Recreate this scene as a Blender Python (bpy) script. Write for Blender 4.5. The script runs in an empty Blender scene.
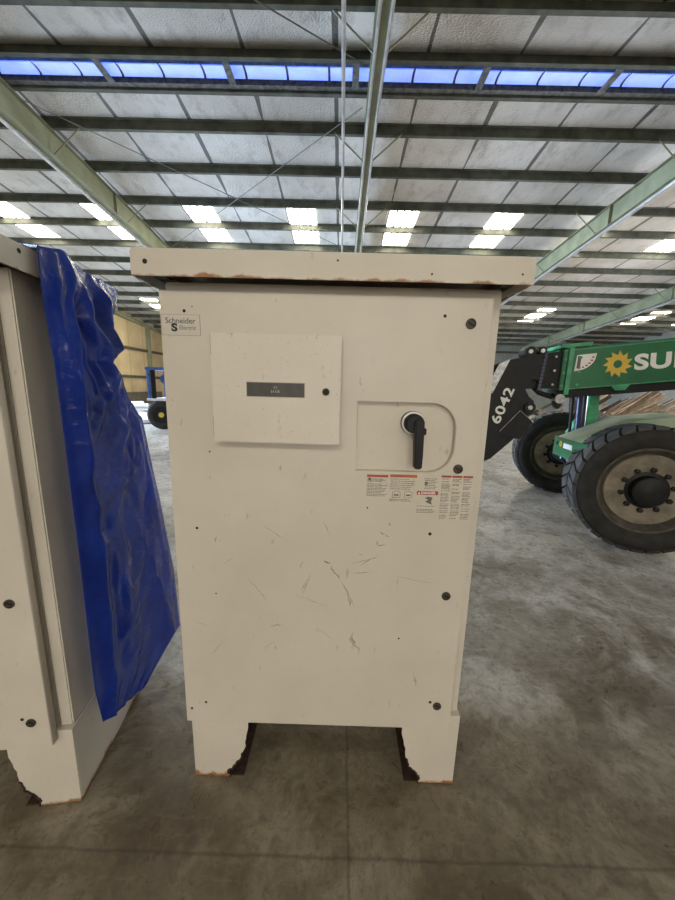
import bpy, bmesh, math, random
from mathutils import Vector, Matrix, noise as mnoise
random.seed(7)
SC = bpy.context.scene
COL = SC.collection

# ------------------------------------------------------------------ camera
def make_camera():
    psi, th, ro, f = -6.387e-3, .184114, -.0265096, 336.3
    fw = Vector((math.sin(psi)*math.cos(th), math.cos(psi)*math.cos(th), -math.sin(th)))
    r = Vector((math.cos(psi), -math.sin(psi), 0)); d = fw.cross(r)
    r2 = r*math.cos(ro) + d*math.sin(ro); d2 = -r*math.sin(ro) + d*math.cos(ro)
    cd = bpy.data.cameras.new('camera'); co = bpy.data.objects.new('camera', cd); COL.objects.link(co)
    m = Matrix((r2, -d2, -fw)).transposed().to_4x4(); m.translation = (0, 0, 1.6)
    co.matrix_world = m
    cd.sensor_fit = 'VERTICAL'; cd.sensor_height = 36; cd.sensor_width = 27; cd.lens = f/900*36
    cd.clip_start = .02; cd.clip_end = 200
    SC.camera = co
make_camera()

# ------------------------------------------------------------------ world, area lights, exposure
W = bpy.data.worlds.new('world'); SC.world = W; W.use_nodes = True
W.node_tree.nodes['Background'].inputs[0].default_value = (.75, .85, 1, 1)
W.node_tree.nodes['Background'].inputs[1].default_value = .5
SC.view_settings.view_transform = 'Standard'; SC.view_settings.look = 'None'
SC.view_settings.exposure = 0.0; SC.view_settings.gamma = 1; SC.view_settings.use_curve_mapping = False

def area_light(name, loc, aim, sx, sy, watts, color, spread=math.pi):
    """rectangular area light: the open left bay door, plus added fills"""
    l = bpy.data.lights.new(name, 'AREA'); l.shape = 'RECTANGLE'; l.size = sx; l.size_y = sy
    l.energy = watts; l.color = color; l.spread = spread
    o = bpy.data.objects.new(name, l); COL.objects.link(o); o.location = loc
    o.rotation_euler = (Vector(aim)-Vector(loc)).to_track_quat('-Z', 'Y').to_euler()
area_light('daylight_left_bay', (-15.4, 16.0, 1.9), (0, 16.0, -1.5), 13, 3.5, 6200, (.56, .74, 1), 1.8)
area_light('fill_light_front', (1.0, -15.5, 2.9), (1.0, 0, 2.2), 8, 5, 720, (1, .95, .88))  # added fill behind the camera for the cabinet fronts; the wall has no door
area_light('fill_light_right', (24.4, 12.0, 2.2), (0, 12.0, -.5), 9, 4.2, 2300, (.95, .96, 1), 1.9)  # added fill from out of view to brighten the right floor; no opening there
SKY_E = 28.0

# ------------------------------------------------------------------ materials
def lin(c):
    return tuple(((v/255)/12.92 if v <= 10 else (((v/255)+.055)/1.055)**2.4) for v in c)
class NT:
    def __init__(s, name):
        s.m = bpy.data.materials.new(name); s.m.use_nodes = True
        s.t = s.m.node_tree; s.n = s.t.nodes; s.l = s.t.links; s.b = s.n['Principled BSDF']
    def node(s, k, **kw):
        n = s.n.new(k)
        for a, v in kw.items(): setattr(n, a, v)
        return n
    def link(s, a, b): s.l.new(a, b)
    def coord(s, out='Object', scale=(1, 1, 1)):
        tc = s.node('ShaderNodeTexCoord'); mp = s.node('ShaderNodeMapping'); mp.inputs['Scale'].default_value = scale
        s.link(tc.outputs[out], mp.inputs[0]); return mp.outputs[0]
    def noise(s, vec, scale, detail=4, rough=.6, dist=0):
        n = s.node('ShaderNodeTexNoise'); n.inputs['Scale'].default_value = scale; n.inputs['Detail'].default_value = detail
        n.inputs['Roughness'].default_value = rough; n.inputs['Distortion'].default_value = dist
        s.link(vec, n.inputs['Vector']); return n.outputs['Fac']
    def ramp(s, fac, stops):
        r = s.node('ShaderNodeValToRGB'); e = r.color_ramp.elements
        while len(e) < len(stops): e.new(.5)
        for x, (p, c) in zip(e, stops):
            x.position = p; x.color = (c, c, c, 1) if isinstance(c, (int, float)) else (*c, 1)
        s.link(fac, r.inputs[0]); return r.outputs[0]
    def mix(s, fac, a, b, mode='MIX'):
        n = s.node('ShaderNodeMix', data_type='RGBA', blend_type=mode)
        for v, i in ((fac, 0), (a, 6), (b, 7)):
            if isinstance(v, (int, float)): n.inputs[i].default_value = v
            elif isinstance(v, tuple): n.inputs[i].default_value = (*v, 1)
            else: s.link(v, n.inputs[i])
        return n.outputs[2]
    def math(s, op, a, b=0.0):
        n = s.node('ShaderNodeMath', operation=op)
        for v, i in ((a, 0), (b, 1)):
            if isinstance(v, (int, float)): n.inputs[i].default_value = v
            else: s.link(v, n.inputs[i])
        return n.outputs[0]
    def bump(s, h, strength, dist=.01):
        b = s.node('ShaderNodeBump'); b.inputs['Strength'].default_value = strength; b.inputs['Distance'].default_value = dist
        s.link(h, b.inputs['Height']); s.link(b.outputs[0], s.b.inputs['Normal'])
    def set(s, col=None, rough=None, metal=None):
        if col is not None:
            if isinstance(col, tuple): s.b.inputs['Base Color'].default_value = (*col, 1)
            else: s.link(col, s.b.inputs['Base Color'])
        if rough is not None:
            if isinstance(rough, (int, float)): s.b.inputs['Roughness'].default_value = rough
            else: s.link(rough, s.b.inputs['Roughness'])
        if metal is not None: s.b.inputs['Metallic'].default_value = metal
        return s.m

def simple(name, c1, c2=None, rough=.5, metal=0, scale=6, bump=0, bscale=40, contrast=(.35, .65), spec=.5):
    t = NT(name); v = t.coord()
    if c2 is None: c2 = tuple(x*.75 for x in c1)
    col = t.mix(t.ramp(t.noise(v, scale), [(contrast[0], 0.), (contrast[1], 1.)]), c2, c1)
    if bump: t.bump(t.noise(v, bscale), bump)
    t.b.inputs['Specular IOR Level'].default_value = spec
    return t.set(col, rough, metal)

def paint(name, base, dark, rust_h=0., rust=0., rust_scale=9, rough=.42):
    """off-white enamel with grime specks; rust eats the lowest part of the piece when asked"""
    t = NT(name); v = t.coord(); vs = t.coord('Object', (1, 1, .35))
    col = t.mix(t.ramp(t.noise(v, 2.2, 5), [(.35, 0.), (.75, .55)]), base, dark)
    col = t.mix(t.ramp(t.noise(vs, 38, 3), [(.66, 0.), (.76, .55)]), col, tuple(x*.45 for x in dark))
    col = t.mix(t.ramp(t.noise(v, 160, 2), [(.70, 0.), (.74, .5)]), col, (.09, .06, .035))
    if rust:
        g = t.node('ShaderNodeTexCoord'); sp = t.node('ShaderNodeSeparateXYZ'); t.link(g.outputs['Object'], sp.inputs[0])
        n = t.noise(v, rust_scale, 5, .65)
        edge = t.math('ADD', t.math('MULTIPLY', t.math('SUBTRACT', sp.outputs[2], rust_h), -1/rust), t.math('MULTIPLY', n, 1.0))
        mask = t.ramp(edge, [(.54, 0.), (.66, 1.)])
        rc = t.mix(t.ramp(t.noise(v, 60, 4), [(.3, 0.), (.7, 1.)]), (.10, .035, .012), (.42, .19, .06))
        col = t.mix(mask, col, rc)
    t.bump(t.noise(v, 220, 2), .06, .002)
    return t.set(col, rough)

CREAM, CREAM_D = (.62, .57, .485), (.47, .425, .35)
M = {}
M['cream'] = paint('cream_paint', CREAM, CREAM_D)
M['cream_cap'] = paint('cream_paint_rusty_lip', CREAM, CREAM_D, 1.911, .05, 15)
M['cream_skid'] = paint('cream_paint_rusty_foot', CREAM, CREAM_D, .028, .11, 11)
M['cover'] = paint('cream_paint_cover', (.67, .62, .535), (.54, .49, .41))
M['recess'] = paint('cream_paint_recess', (.62, .565, .47), (.47, .42, .34))
M['rust'] = simple('flaking_rust', (.06, .024, .012), (.012, .008, .006), .9, 0, 40, .6, 120)
M['black'] = simple('black_plastic', (.012, .012, .012), (.016, .016, .016), .45, spec=.2)
M['black_hole'] = simple('dark_hole', (.012, .010, .008), None, .8)
M['dark_steel'] = simple('dull_steel', (.07, .055, .035), (.03, .024, .016), .5, .1, 60)
M['window_glass'] = simple('smoked_window', (.07, .066, .058), (.045, .042, .036), .5, 0, 30)
M['grey_print'] = simple('grey_print', (.16, .155, .14), None, .6)
M['plate'] = simple('cream_nameplate', (.60, .555, .47), (.55, .51, .43), .4)
M['plate_edge'] = simple('nameplate_edge', (.30, .27, .22), None, .6)
M['green_print'] = simple('dark_green_print', (.01, .03, .025), None, .5)
M['sticker'] = simple('sticker_paper', (.62, .57, .47), (.54, .49, .40), .5, 0, 30)
M['red_print'] = simple('red_print', (.42, .06, .035), None, .5)
M['orange_print'] = simple('orange_print', (.50, .13, .05), None, .5)
M['ink'] = simple('black_ink', (.10, .095, .08), (.16, .15, .12), .6, 0, 300)
M['white_print'] = simple('white_print', (.85, .84, .81), (.74, .72, .68), .5)
M['scuff'] = simple('brown_scuff', (.36, .30, .21), (.48, .42, .33), .8, 0, 60)
M['scuff_dark'] = simple('dark_scratch', (.12, .085, .05), (.30, .25, .18), .8, 0, 120)
M['green'] = simple('green_machine_paint', (.012, .16, .055), (.01, .11, .04), .38, 0, 3)
M['green_light'] = simple('worn_light_green_paint', (.06, .36, .16), (.03, .22, .10), .4, 0, 8)
M['green_dusty'] = simple('dusty_green_paint', (.42, .46, .34), (.17, .34, .20), .65, 0, 2.2, 0, 40, (.3, .6))
M['machine_black'] = simple('black_machine_paint', (.010, .010, .010), (.016, .0155, .015), .5, 0, 12, spec=.22)
M['steel_edge'] = simple('worn_steel_edge', (.42, .43, .42), (.22, .22, .21), .4, .5, 25)
M['rubber'] = simple('black_rubber', (.016, .0155, .015), (.03, .028, .024), .7, 0, 9, .2, 60, spec=.25)
M['tread'] = simple('dusty_tread_rubber', (.05, .049, .047), (.02, .02, .02), .55, 0, 9, .2, 60)
M['rim'] = simple('dusty_tan_rim', (.24, .205, .145), (.12, .10, .07), .7, 0, 7, .2, 30)
M['rim_dark'] = simple('grimy_rim_ring', (.085, .075, .055), (.03, .027, .022), .7, 0, 9)
M['hose_blue'] = simple('blue_black_cylinder', (.015, .02, .05), (.03, .04, .09), .3, .2)
M['yellow'] = simple('sun_yellow', (.72, .50, .06), (.60, .41, .05), .5)
M['blue_paint'] = simple('blue_machine_paint', (.06, .15, .42), (.03, .07, .22), .4)
M['seat_brown'] = simple('brown_seat', (.14, .065, .03), None, .7)
M['wood'] = simple('weathered_plank', (.38, .27, .17), (.20, .135, .08), .85, 0, 5, .3, 30)
M['wood_dark'] = simple('dark_pole', (.05, .043, .035), (.09, .075, .06), .8, 0, 5)
M['wood_pale'] = simple('pale_plank', (.50, .38, .26), (.30, .22, .14), .85, 0, 5)
M['pale_sheet'] = simple('pale_sheet', (.72, .74, .78), (.55, .57, .62), .5)
M['rafter'] = simple('pale_green_steel', (.235, .245, .15), (.165, .17, .10), .6, 0, 1.5)
M['purlin'] = simple('dusty_green_purlin', (.105, .112, .082), (.045, .048, .036), .75, 0, 2.5)
M['galv'] = simple('galvanised_conduit', (.5, .5, .5), (.38, .38, .38), .35, .6)
M['rod'] = simple('thin_steel_rod', (.16, .16, .15), None, .6)
M['grey_flash'] = simple('grey_dusty_flashing', (.16, .16, .155), (.06, .06, .057), .85, 0, 10)

def m_floor():
    t = NT('stained_concrete'); v = t.coord(); sp = t.node('ShaderNodeSeparateXYZ'); t.link(v, sp.inputs[0])
    big = t.noise(v, .62, 6, .6, .8)
    col = t.mix(t.ramp(big, [(.38, 0.), (.58, 1.)]), (.16, .132, .092), (.44, .415, .36))
    col = t.mix(t.ramp(t.noise(v, 1.9, 6, .68, .8), [(.46, 0.), (.62, .75)]), col, (.56, .54, .49))
    col = t.mix(t.ramp(t.noise(v, 2.6, 6, .7, .5), [(.50, 0.), (.66, .6)]), col, (.14, .11, .07))
    col = t.mix(t.ramp(t.noise(t.coord('Object', (1, 5, 1)), 7, 5, .7), [(.55, 0.), (.70, .5)]), col, (.46, .44, .39))
    col = t.mix(t.ramp(t.noise(v, 30, 5, .75), [(.50, 0.), (.70, .5)]), col, (.12, .10, .075))
    col = t.mix(t.ramp(t.noise(v, 9, 6, .75, .5), [(.50, 0.), (.64, .5)]), col, (.11, .09, .065))
    # brown dirt with a ragged edge, and foreground shade painted into the floor colour
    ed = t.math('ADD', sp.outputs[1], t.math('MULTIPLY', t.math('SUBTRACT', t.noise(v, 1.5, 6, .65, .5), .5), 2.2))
    stain_shade = t.ramp(t.math('MULTIPLY', ed, .25), [(.36, .85), (.47, 0.)])
    col = t.mix(stain_shade, col, t.mix(1.0, col, (.50, .44, .335), 'MULTIPLY'))
    wob = t.math('MULTIPLY', t.math('SUBTRACT', t.noise(v, 7, 3), .5), .02)
    for ax, at in ((0, .07), (1, .885)):
        d = t.math('ABSOLUTE', t.math('ADD', t.math('SUBTRACT', t.math('MODULO', t.math('ADD', sp.outputs[ax], 60.0 - at + 2.5), 5.0), 2.5), wob))
        col = t.mix(t.ramp(d, [(.002, .5), (.007, 0.)]), col, (.04, .034, .024))
    t.bump(t.noise(v, 25, 6, .7), .10, .006)
    rg = t.ramp(t.noise(v, 9.0, 6, .7, .4), [(.35, .20), (.65, .5)])
    return t.set(col, rg)
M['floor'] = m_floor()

def m_insul():
    t = NT('white_roof_insulation'); v = t.coord(); sp = t.node('ShaderNodeSeparateXYZ'); t.link(v, sp.inputs[0])
    col = t.mix(t.ramp(t.noise(v, .35, 5), [(.35, 0.), (.7, 1.)]), (.60, .585, .56), (.38, .352, .31))
    col = t.mix(t.ramp(t.noise(t.coord('Object', (1, .5, 1)), 3.2, 5, .7), [(.50, 0.), (.70, .6)]), col, (.25, .225, .20))
    wob = t.math('MULTIPLY', t.math('SUBTRACT', t.noise(v, 1.4, 4), .5), .03)
    fr = t.math('MODULO', t.math('ADD', sp.outputs[0], 183.0 + .30), 1.83)
    d = t.math('ABSOLUTE', t.math('ADD', t.math('SUBTRACT', fr, .915), wob))
    wid = t.math('MULTIPLY', t.ramp(t.noise(v, .6, 2), [(.35, .3), (.65, 1.)]), .062)
    seam = t.math('LESS_THAN', t.math('SUBTRACT', .915, d), wid)
    col = t.mix(t.math('MULTIPLY', seam, .85), col, (.035, .034, .03))
    vo = t.node('ShaderNodeTexVoronoi'); vo.inputs['Scale'].default_value = 26; t.link(v, vo.inputs['Vector'])
    t.bump(vo.outputs['Distance'], .5, .03)
    return t.set(col, .55)
M['insul'] = m_insul()

def m_panelwall(name, c1, c2, pitch):
    t = NT(name); v = t.coord(); sp = t.node('ShaderNodeSeparateXYZ'); t.link(v, sp.inputs[0])
    s = t.math('ADD', sp.outputs[0], sp.outputs[1])
    col = t.mix(t.ramp(t.noise(v, 1.1, 6), [(.35, 0.), (.7, 1.)]), c1, c2)
    f = t.math('MODULO', t.math('ADD', s, 100.0), pitch)
    col = t.mix(t.ramp(t.math('DIVIDE', f, pitch), [(.0, .7), (.06, 0.)]), col, tuple(x*.45 for x in c2))
    t.bump(t.ramp(t.math('DIVIDE', f, pitch), [(.0, 0.), (.15, 1.), (.85, 1.), (1., 0.)]), .3, .03)
    return t.set(col, .6)
M['tan_wall'] = m_panelwall('tan_insulated_wall', (.52, .40, .22), (.40, .30, .155), 1.83)
M['grey_wall'] = m_panelwall('grey_metal_wall', (.26, .26, .22), (.19, .19, .155), .4)
M['girt'] = simple('brown_girt', (.09, .075, .045), (.05, .042, .028), .7)

def emit(name, c, e, scale=1.2, lo=.85):
    t = NT(name); v = t.coord()
    col = t.mix(t.ramp(t.noise(v, scale, 3), [(.3, 0.), (.7, 1.)]), tuple(x*lo for x in c), c)
    t.set((.5, .5, .5), .5); t.link(col, t.b.inputs['Emission Color']); t.b.inputs['Emission Strength'].default_value = e
    return t.m
M['skylight'] = emit('translucent_skylight', (1, .93, .80), SKY_E)
M['ridge_light'] = emit('blue_translucent_ridge', (.11, .24, 1.0), 1.5, 3.5, .6)

def m_tarp():
    t = NT('blue_plastic_sheet'); v = t.coord()
    col = t.mix(t.ramp(t.noise(v, 5, 4), [(.3, 0.), (.7, 1.)]), (.003, .016, .16), (.006, .032, .29))
    t.bump(t.noise(t.coord('Object', (1, 1, 1.6)), 16, 4, .6, .6), .32, .02)
    t.set(col, .13)
    t.b.inputs['Transmission Weight'].default_value = 0.0
    t.b.inputs['Specular IOR Level'].default_value = .45
    return t.m
M['tarp'] = m_tarp()

# ------------------------------------------------------------------ mesh helpers
class MB:
    def __init__(s): s.bm = bmesh.new()
    def box(s, lo, hi, rot=None, piv=None):
        r = bmesh.ops.create_cube(s.bm, size=1)['verts']
        c = [(a+b)/2 for a, b in zip(lo, hi)]; d = [b-a for a, b in zip(lo, hi)]
        for v in r: v.co = Vector((v.co.x*d[0]+c[0], v.co.y*d[1]+c[1], v.co.z*d[2]+c[2]))
        if rot is not None:
            p = Vector(piv if piv else c)
            for v in r: v.co = p + rot @ (v.co - p)
        return s
    def prism(s, pts, ext):
        """extrude a planar polygon (3-D points) by the vector ext"""
        e = Vector(ext)
        a = [s.bm.verts.new(p) for p in pts]; b = [s.bm.verts.new(Vector(p)+e) for p in pts]
        n = len(pts)
        s.bm.faces.new(a); s.bm.faces.new(b[::-1])
        for i in range(n): s.bm.faces.new((a[i], b[i], b[(i+1) % n], a[(i+1) % n]))
        return s
    def tube(s, pts, r, seg=10, r1=None):
        pts = [Vector(p) for p in pts]; rings = []
        for i, p in enumerate(pts):
            t = (pts[min(i+1, len(pts)-1)] - pts[max(i-1, 0)]).normalized()
            u = t.orthogonal().normalized() if i == 0 else (rings_u - t*rings_u.dot(t)).normalized()
            rings_u = u; w = t.cross(u)
            rr = r if r1 is None else r + (r1-r)*i/(len(pts)-1)
            rings.append([s.bm.verts.new(p + (u*math.cos(k*2*math.pi/seg) + w*math.sin(k*2*math.pi/seg))*rr) for k in range(seg)])
        for a, b in zip(rings, rings[1:]):
            for k in range(seg): s.bm.faces.new((a[k], a[(k+1) % seg], b[(k+1) % seg], b[k]))
        s.bm.faces.new(rings[0][::-1]); s.bm.faces.new(rings[-1])
        return s
    def lathe(s, prof, c, seg=48, closed=False):
        """profile of (radius, y) spun about the Y axis through c"""
        c = Vector(c); rings = []
        for r, y in prof:
            rings.append([s.bm.verts.new(c + Vector((r*math.cos(k*2*math.pi/seg), y, r*math.sin(k*2*math.pi/seg)))) for k in range(seg)])
        pr = list(zip(rings, rings[1:])) + ([(rings[-1], rings[0])] if closed else [])
        for a, b in pr:
            for k in range(seg): s.bm.faces.new((a[k], b[k], b[(k+1) % seg], a[(k+1) % seg]))
        if not closed:
            for g in (rings[0], rings[-1]):
                try: s.bm.faces.new(g)
                except ValueError: pass
        return s
    def build(s, name, mat, parent=None, bevel=0, smooth=False, xf=None):
        bmesh.ops.recalc_face_normals(s.bm, faces=s.bm.faces)
        if bevel:
            bmesh.ops.bevel(s.bm, geom=[e for e in s.bm.edges if len(e.link_faces) == 2 and e.calc_face_angle(0) > .5],
                            offset=bevel, segments=2, affect='EDGES', clamp_overlap=True)
        if xf is not None: s.bm.transform(xf)
        me = bpy.data.meshes.new(name); s.bm.to_mesh(me); s.bm.free()
        if smooth:
            for p in me.polygons: p.use_smooth = True
            try: me.set_sharp_from_angle(angle=.7)
            except Exception: pass
        o = bpy.data.objects.new(name, me); me.materials.append(M[mat] if isinstance(mat, str) else mat)
        COL.objects.link(o)
        if parent: o.parent = parent
        return o
def text_obj(name, txt, size, mat, parent, mtx, depth=.0006, bold=0., sx=1., align='CENTER', space=1.):
    cu = bpy.data.curves.new(name, 'FONT'); cu.body = txt; cu.size = size; cu.extrude = depth; cu.offset = bold
    cu.align_x = align; cu.align_y = 'CENTER'; cu.space_character = space
    tmp = bpy.data.objects.new('tmp', cu); COL.objects.link(tmp)
    dg = bpy.context.evaluated_depsgraph_get()
    me = bpy.data.meshes.new_from_object(tmp.evaluated_get(dg)); bpy.data.objects.remove(tmp)
    me.transform(Matrix.Diagonal((sx, 1, 1, 1))); me.transform(mtx)
    me.materials.clear(); me.materials.append(M[mat])
    o = bpy.data.objects.new(name, me); COL.objects.link(o); o.parent = parent
    return o
def curve_plate(name, outer, holes, depth, mat, parent, mtx, bevel=.0015):
    """flat plate with holes: outlines in (x, y), extruded to +-depth/2"""
    cu = bpy.data.curves.new(name, 'CURVE'); cu.dimensions = '2D'; cu.fill_mode = 'BOTH'
    cu.extrude = depth/2 - bevel; cu.bevel_depth = bevel; cu.bevel_resolution = 1
    for loop in [outer] + holes:
        sp = cu.splines.new('POLY'); sp.points.add(len(loop)-1); sp.use_cyclic_u = True
        for p, q in zip(sp.points, loop): p.co = (q[0], q[1], 0, 1)
    tmp = bpy.data.objects.new('tmp', cu); COL.objects.link(tmp)
    dg = bpy.context.evaluated_depsgraph_get()
    me = bpy.data.meshes.new_from_object(tmp.evaluated_get(dg)); bpy.data.objects.remove(tmp)
    me.transform(mtx); me.materials.clear(); me.materials.append(M[mat])
    o = bpy.data.objects.new(name, me); COL.objects.link(o); o.parent = parent
    return o
def tag(o, label=None, cat=None, group=None, kind=None):
    if label: o['label'] = label
    if cat: o['category'] = cat
    if group: o['group'] = group
    if kind: o['kind'] = kind
    return o
def empty(name, loc, rz=0):
    o = bpy.data.objects.new(name, None); COL.objects.link(o); o.location = loc; o.rotation_euler = (0, 0, rz)
    o.empty_display_size = .1
    return o
def struct(o): o['kind'] = 'structure'; return o
def copy_tree(o, parent=None):
    c = o.copy(); COL.objects.link(c)
    if parent: c.parent = parent
    for ch in list(o.children): copy_tree(ch, c)
    return c
FRONT = lambda x, y, z: Matrix.Translation((x, y, z)) @ Matrix.Rotation(math.pi/2, 4, 'X')   # text facing -Y

# ------------------------------------------------------------------ the building
XL, XR, YB, YF = -15.7, 24.8, 32.6, -15.9
YR, S = 8.35, .092
ZI = lambda y: 8.182 - S*abs(y-YR)          # underside of the insulation
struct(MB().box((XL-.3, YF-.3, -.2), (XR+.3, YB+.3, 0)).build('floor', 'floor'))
def roof(name, y0, y1):
    z0, z1 = ZI(y0), ZI(y1)
    struct(MB().prism([(XL, y0, z0), (XL, y1, z1), (XL, y1, z1+.12), (XL, y0, z0+.12)], (XR-XL, 0, 0)).build(name, 'insul'))
roof('ceiling', 8.72, YB)
roof('ceiling', 8.0, YF)
zb = ZI(YB)
struct(MB().box((XL, YB, 0), (XR, YB+.2, zb+.12)).build('wall_back', 'grey_wall'))
struct(MB().box((XL, YF-.2, 0), (XR, YF, zb+.12)).build('wall_front', 'grey_wall'))
for nm, x0, x1, mt in (('wall_left', XL-.2, XL, 'tan_wall'), ('wall_right', XR, XR+.2, 'grey_wall')):
    struct(MB().prism([(x0, YF, 0), (x0, YB, 0), (x0, YB, zb+.1), (x0, YR, ZI(YR)+.1), (x0, YF, zb+.1)], (x1-x0, 0, 0)).build(nm, mt))
# wall girts and posts
for z in (2.0, 4.05): struct(MB().box((XL, 23.2, z-.10), (XL+.12, YB, z+.10)).build('wall_girt', 'girt', None, .01))
struct(MB().prism([(XL, 16.5, ZI(16.5)-.75), (XL, YB, ZI(YB)-.42), (XL, YB, ZI(YB)-.2), (XL, 16.5, ZI(16.5)-.5)], (.25, 0, 0)).build('wall_girt', 'rafter'))
for y in (23.0, 27.9): struct(MB().box((XL, y-.12, 0), (XL+.28, y+.12, ZI(y)-.3)).build('wall_post', 'rafter', None, .01))
for z in (2.6, 3.9, 5.2): struct(MB().box((XL, YB-.12, z-.09), (XR, YB, z+.09)).build('wall_girt', 'girt', None, .01))

# purlins: cold-formed Z sections under the insulation
def purlin(y, h=.21):
    z = ZI(y); t = .012; fl = .08; sg = 1 if y > YR else -1
    pr = [(0, 0), (-fl, 0), (-fl, -t), (-t, -t), (-t, -h), (fl, -h), (fl, -h+t), (0, -h+t)]
    struct(MB().prism([(XL, y+sg*a, z+b) for a, b in pr], (XR-XL, 0, 0)).build('ceiling_purlin', 'purlin'))
PUR = [8.72, 9.75, 11.2, 12.72, 14.1, 15.65] + [15.65+1.5*k for k in range(1, 12)]
PURN = [7.98, 6.93, 5.45, 3.95, 2.45, .95, -2.0, -5.0, -8.0, -11.0, -14.0]
for y in PUR + PURN: purlin(y)

# rafters with their flange braces
def rafter(x, depth=.62):
    root = struct(empty('ceiling_rafter', (x, YR, ZI(YR)-.21)))
    for sg, ye in ((1, YB), (-1, YF)):
        L = abs(ye-YR); dz = -S*L
        m = MB()
        def slab(x0, x1, t0, t1):
            m.prism([(x0, 0, -t0), (x0, sg*L, dz-t0), (x0, sg*L, dz-t1), (x0, 0, -t1)], (x1-x0, 0, 0))
        slab(-.11, .11, 0, .014); slab(-.005, .005, .014, depth-.014); slab(-.11, .11, depth-.014, depth)
        m.build('beam', 'rafter', root)
    for k, y in enumerate([9.75, 12.72, 15.65, 18.65, 21.65, 24.65, 27.65, 6.93]):
        d = abs(y-YR)*S
        for sx in (-1, 1):
            MB().tube([(sx*.10, y-YR, -d-depth+.03), (sx*.85, y-YR, -d+.04)], .018, 6).build('flange_brace', 'rafter', root)
    for y in (12.2, 18.4, 24.6, 28.5):      # splice plates
        d = abs(y-YR)*S
        MB().box((-.10, y-YR-.015, -d-depth-.02), (.10, y-YR+.015, -d-.02)).build('splice_plate', 'rafter', root)
    return root
for x in (-7.6, .5, 8.6, 16.7): rafter(x)

# ridge: translucent blue strip slung between the ridge purlins, in sheets with dark joints
for k in range(0, 40):
    x0 = -7.45 + .88*k
    if x0 < XR-1:
        arc = [(8.17 + .145*(1-math.cos(math.pi*t/8)), 8.0 + .05*math.sin(math.pi*t/8)) for t in range(9)]
        pr = [(x0, y, z) for y, z in arc] + [(x0, y, z+.01) for y, z in arc[::-1]]
        struct(MB().prism(pr, (.83, 0, 0)).build('window_%d' % (100+k), 'ridge_light'))
struct(MB().box((XL, 8.585, 7.985), (XR, 8.70, 8.19)).build('ceiling_flashing', 'grey_flash'))
struct(MB().box((XL, 8.0, 8.15), (XR, 8.75, 8.25)).build('ceiling_ridge_cap', 'grey_flash'))
for k in range(-3, 10):
    struct(MB().box((.05+2.64*k, 8.0, 7.965), (.05+2.64*k+.14, 8.60, 7.99)).build('trim_%d' % (k+5), 'grey_flash'))

# skylight panels, one ribbed translucent sheet each
wn = 0
def skylight(x, y0, y1):
    global wn; wn += 1
    z0, z1 = ZI(y0)-.015, ZI(y1)-.015; w = .5
    o = MB().prism([(x-w, y0, z0), (x-w, y1, z1), (x-w, y1, z1+.01), (x-w, y0, z0+.01)], (2*w, 0, 0)).build('window_%d' % wn, 'skylight')
    struct(o)
    for k in (-.25, 0, .25):
        r = MB().prism([(x+k-.03, y0, z0-.012), (x+k-.03, y1, z1-.012), (x+k-.03, y1, z1-.002), (x+k-.03, y0, z0-.002)], (.06, 0, 0)).build('rib', 'galv', o)
for k in range(-3, 8):
    x = -1.6+3.65*k
    if XL < x < XR:
        skylight(x, 12.85, 15.45)
        if k != 5: skylight(x, 22.8, 25.5)
        skylight(x, -8.8, -6.1)

# conduits and bracing
def conduit(x, dz, r, label, y0=YF, y1=YB, mat='galv'):
    ys = sorted({y0, YR, y1}) if y0 < YR < y1 else [y0, y1]
    tag(MB().tube([(x, y, ZI(y)-.21-dz) for y in ys], r, 8).build('conduit', mat), label, 'conduit', 'conduits under the roof')
conduit(-.12, .66, .035, 'thin grey conduit running straight down the middle of the roof', 2, 31)
conduit(.41, .66, .03, 'silver conduit strapped under the left edge of the center rafter', 2, 31)
conduit(.60, .66, .03, 'silver conduit strapped under the right edge of the center rafter', 2, 31)
conduit(-7.72, .69, .05, 'pale conduit under the flange of the left rafter', 2, 31, 'galv')
conduit(8.60, .69, .06, 'pale conduit under the flange of the right rafter, behind the cabinet', 2, 31, 'galv')
conduit(16.70, .70, .07, 'pale conduit under the far right rafter above the telehandler', 14, 31, 'galv')
def rod(a, b, label):
    tag(MB().tube([(a[0], a[1], ZI(a[1])-.30), (b[0], b[1], ZI(b[1])-.30)], .012, 6).build('brace_rod', 'rod'), label, 'brace rod', 'roof bracing rods')
rod((-7.4, 8.9), (.3, 15.5), 'thin steel brace rod slanting from left rafter down to center rafter')
rod((-7.4, 15.5), (.3, 8.9), 'thin steel brace rod rising from left rafter to center rafter at the ridge')
rod((-3.8, 5.2), (.3, 7.9), 'thin brace rod on the near side of the blue ridge strip')

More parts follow.
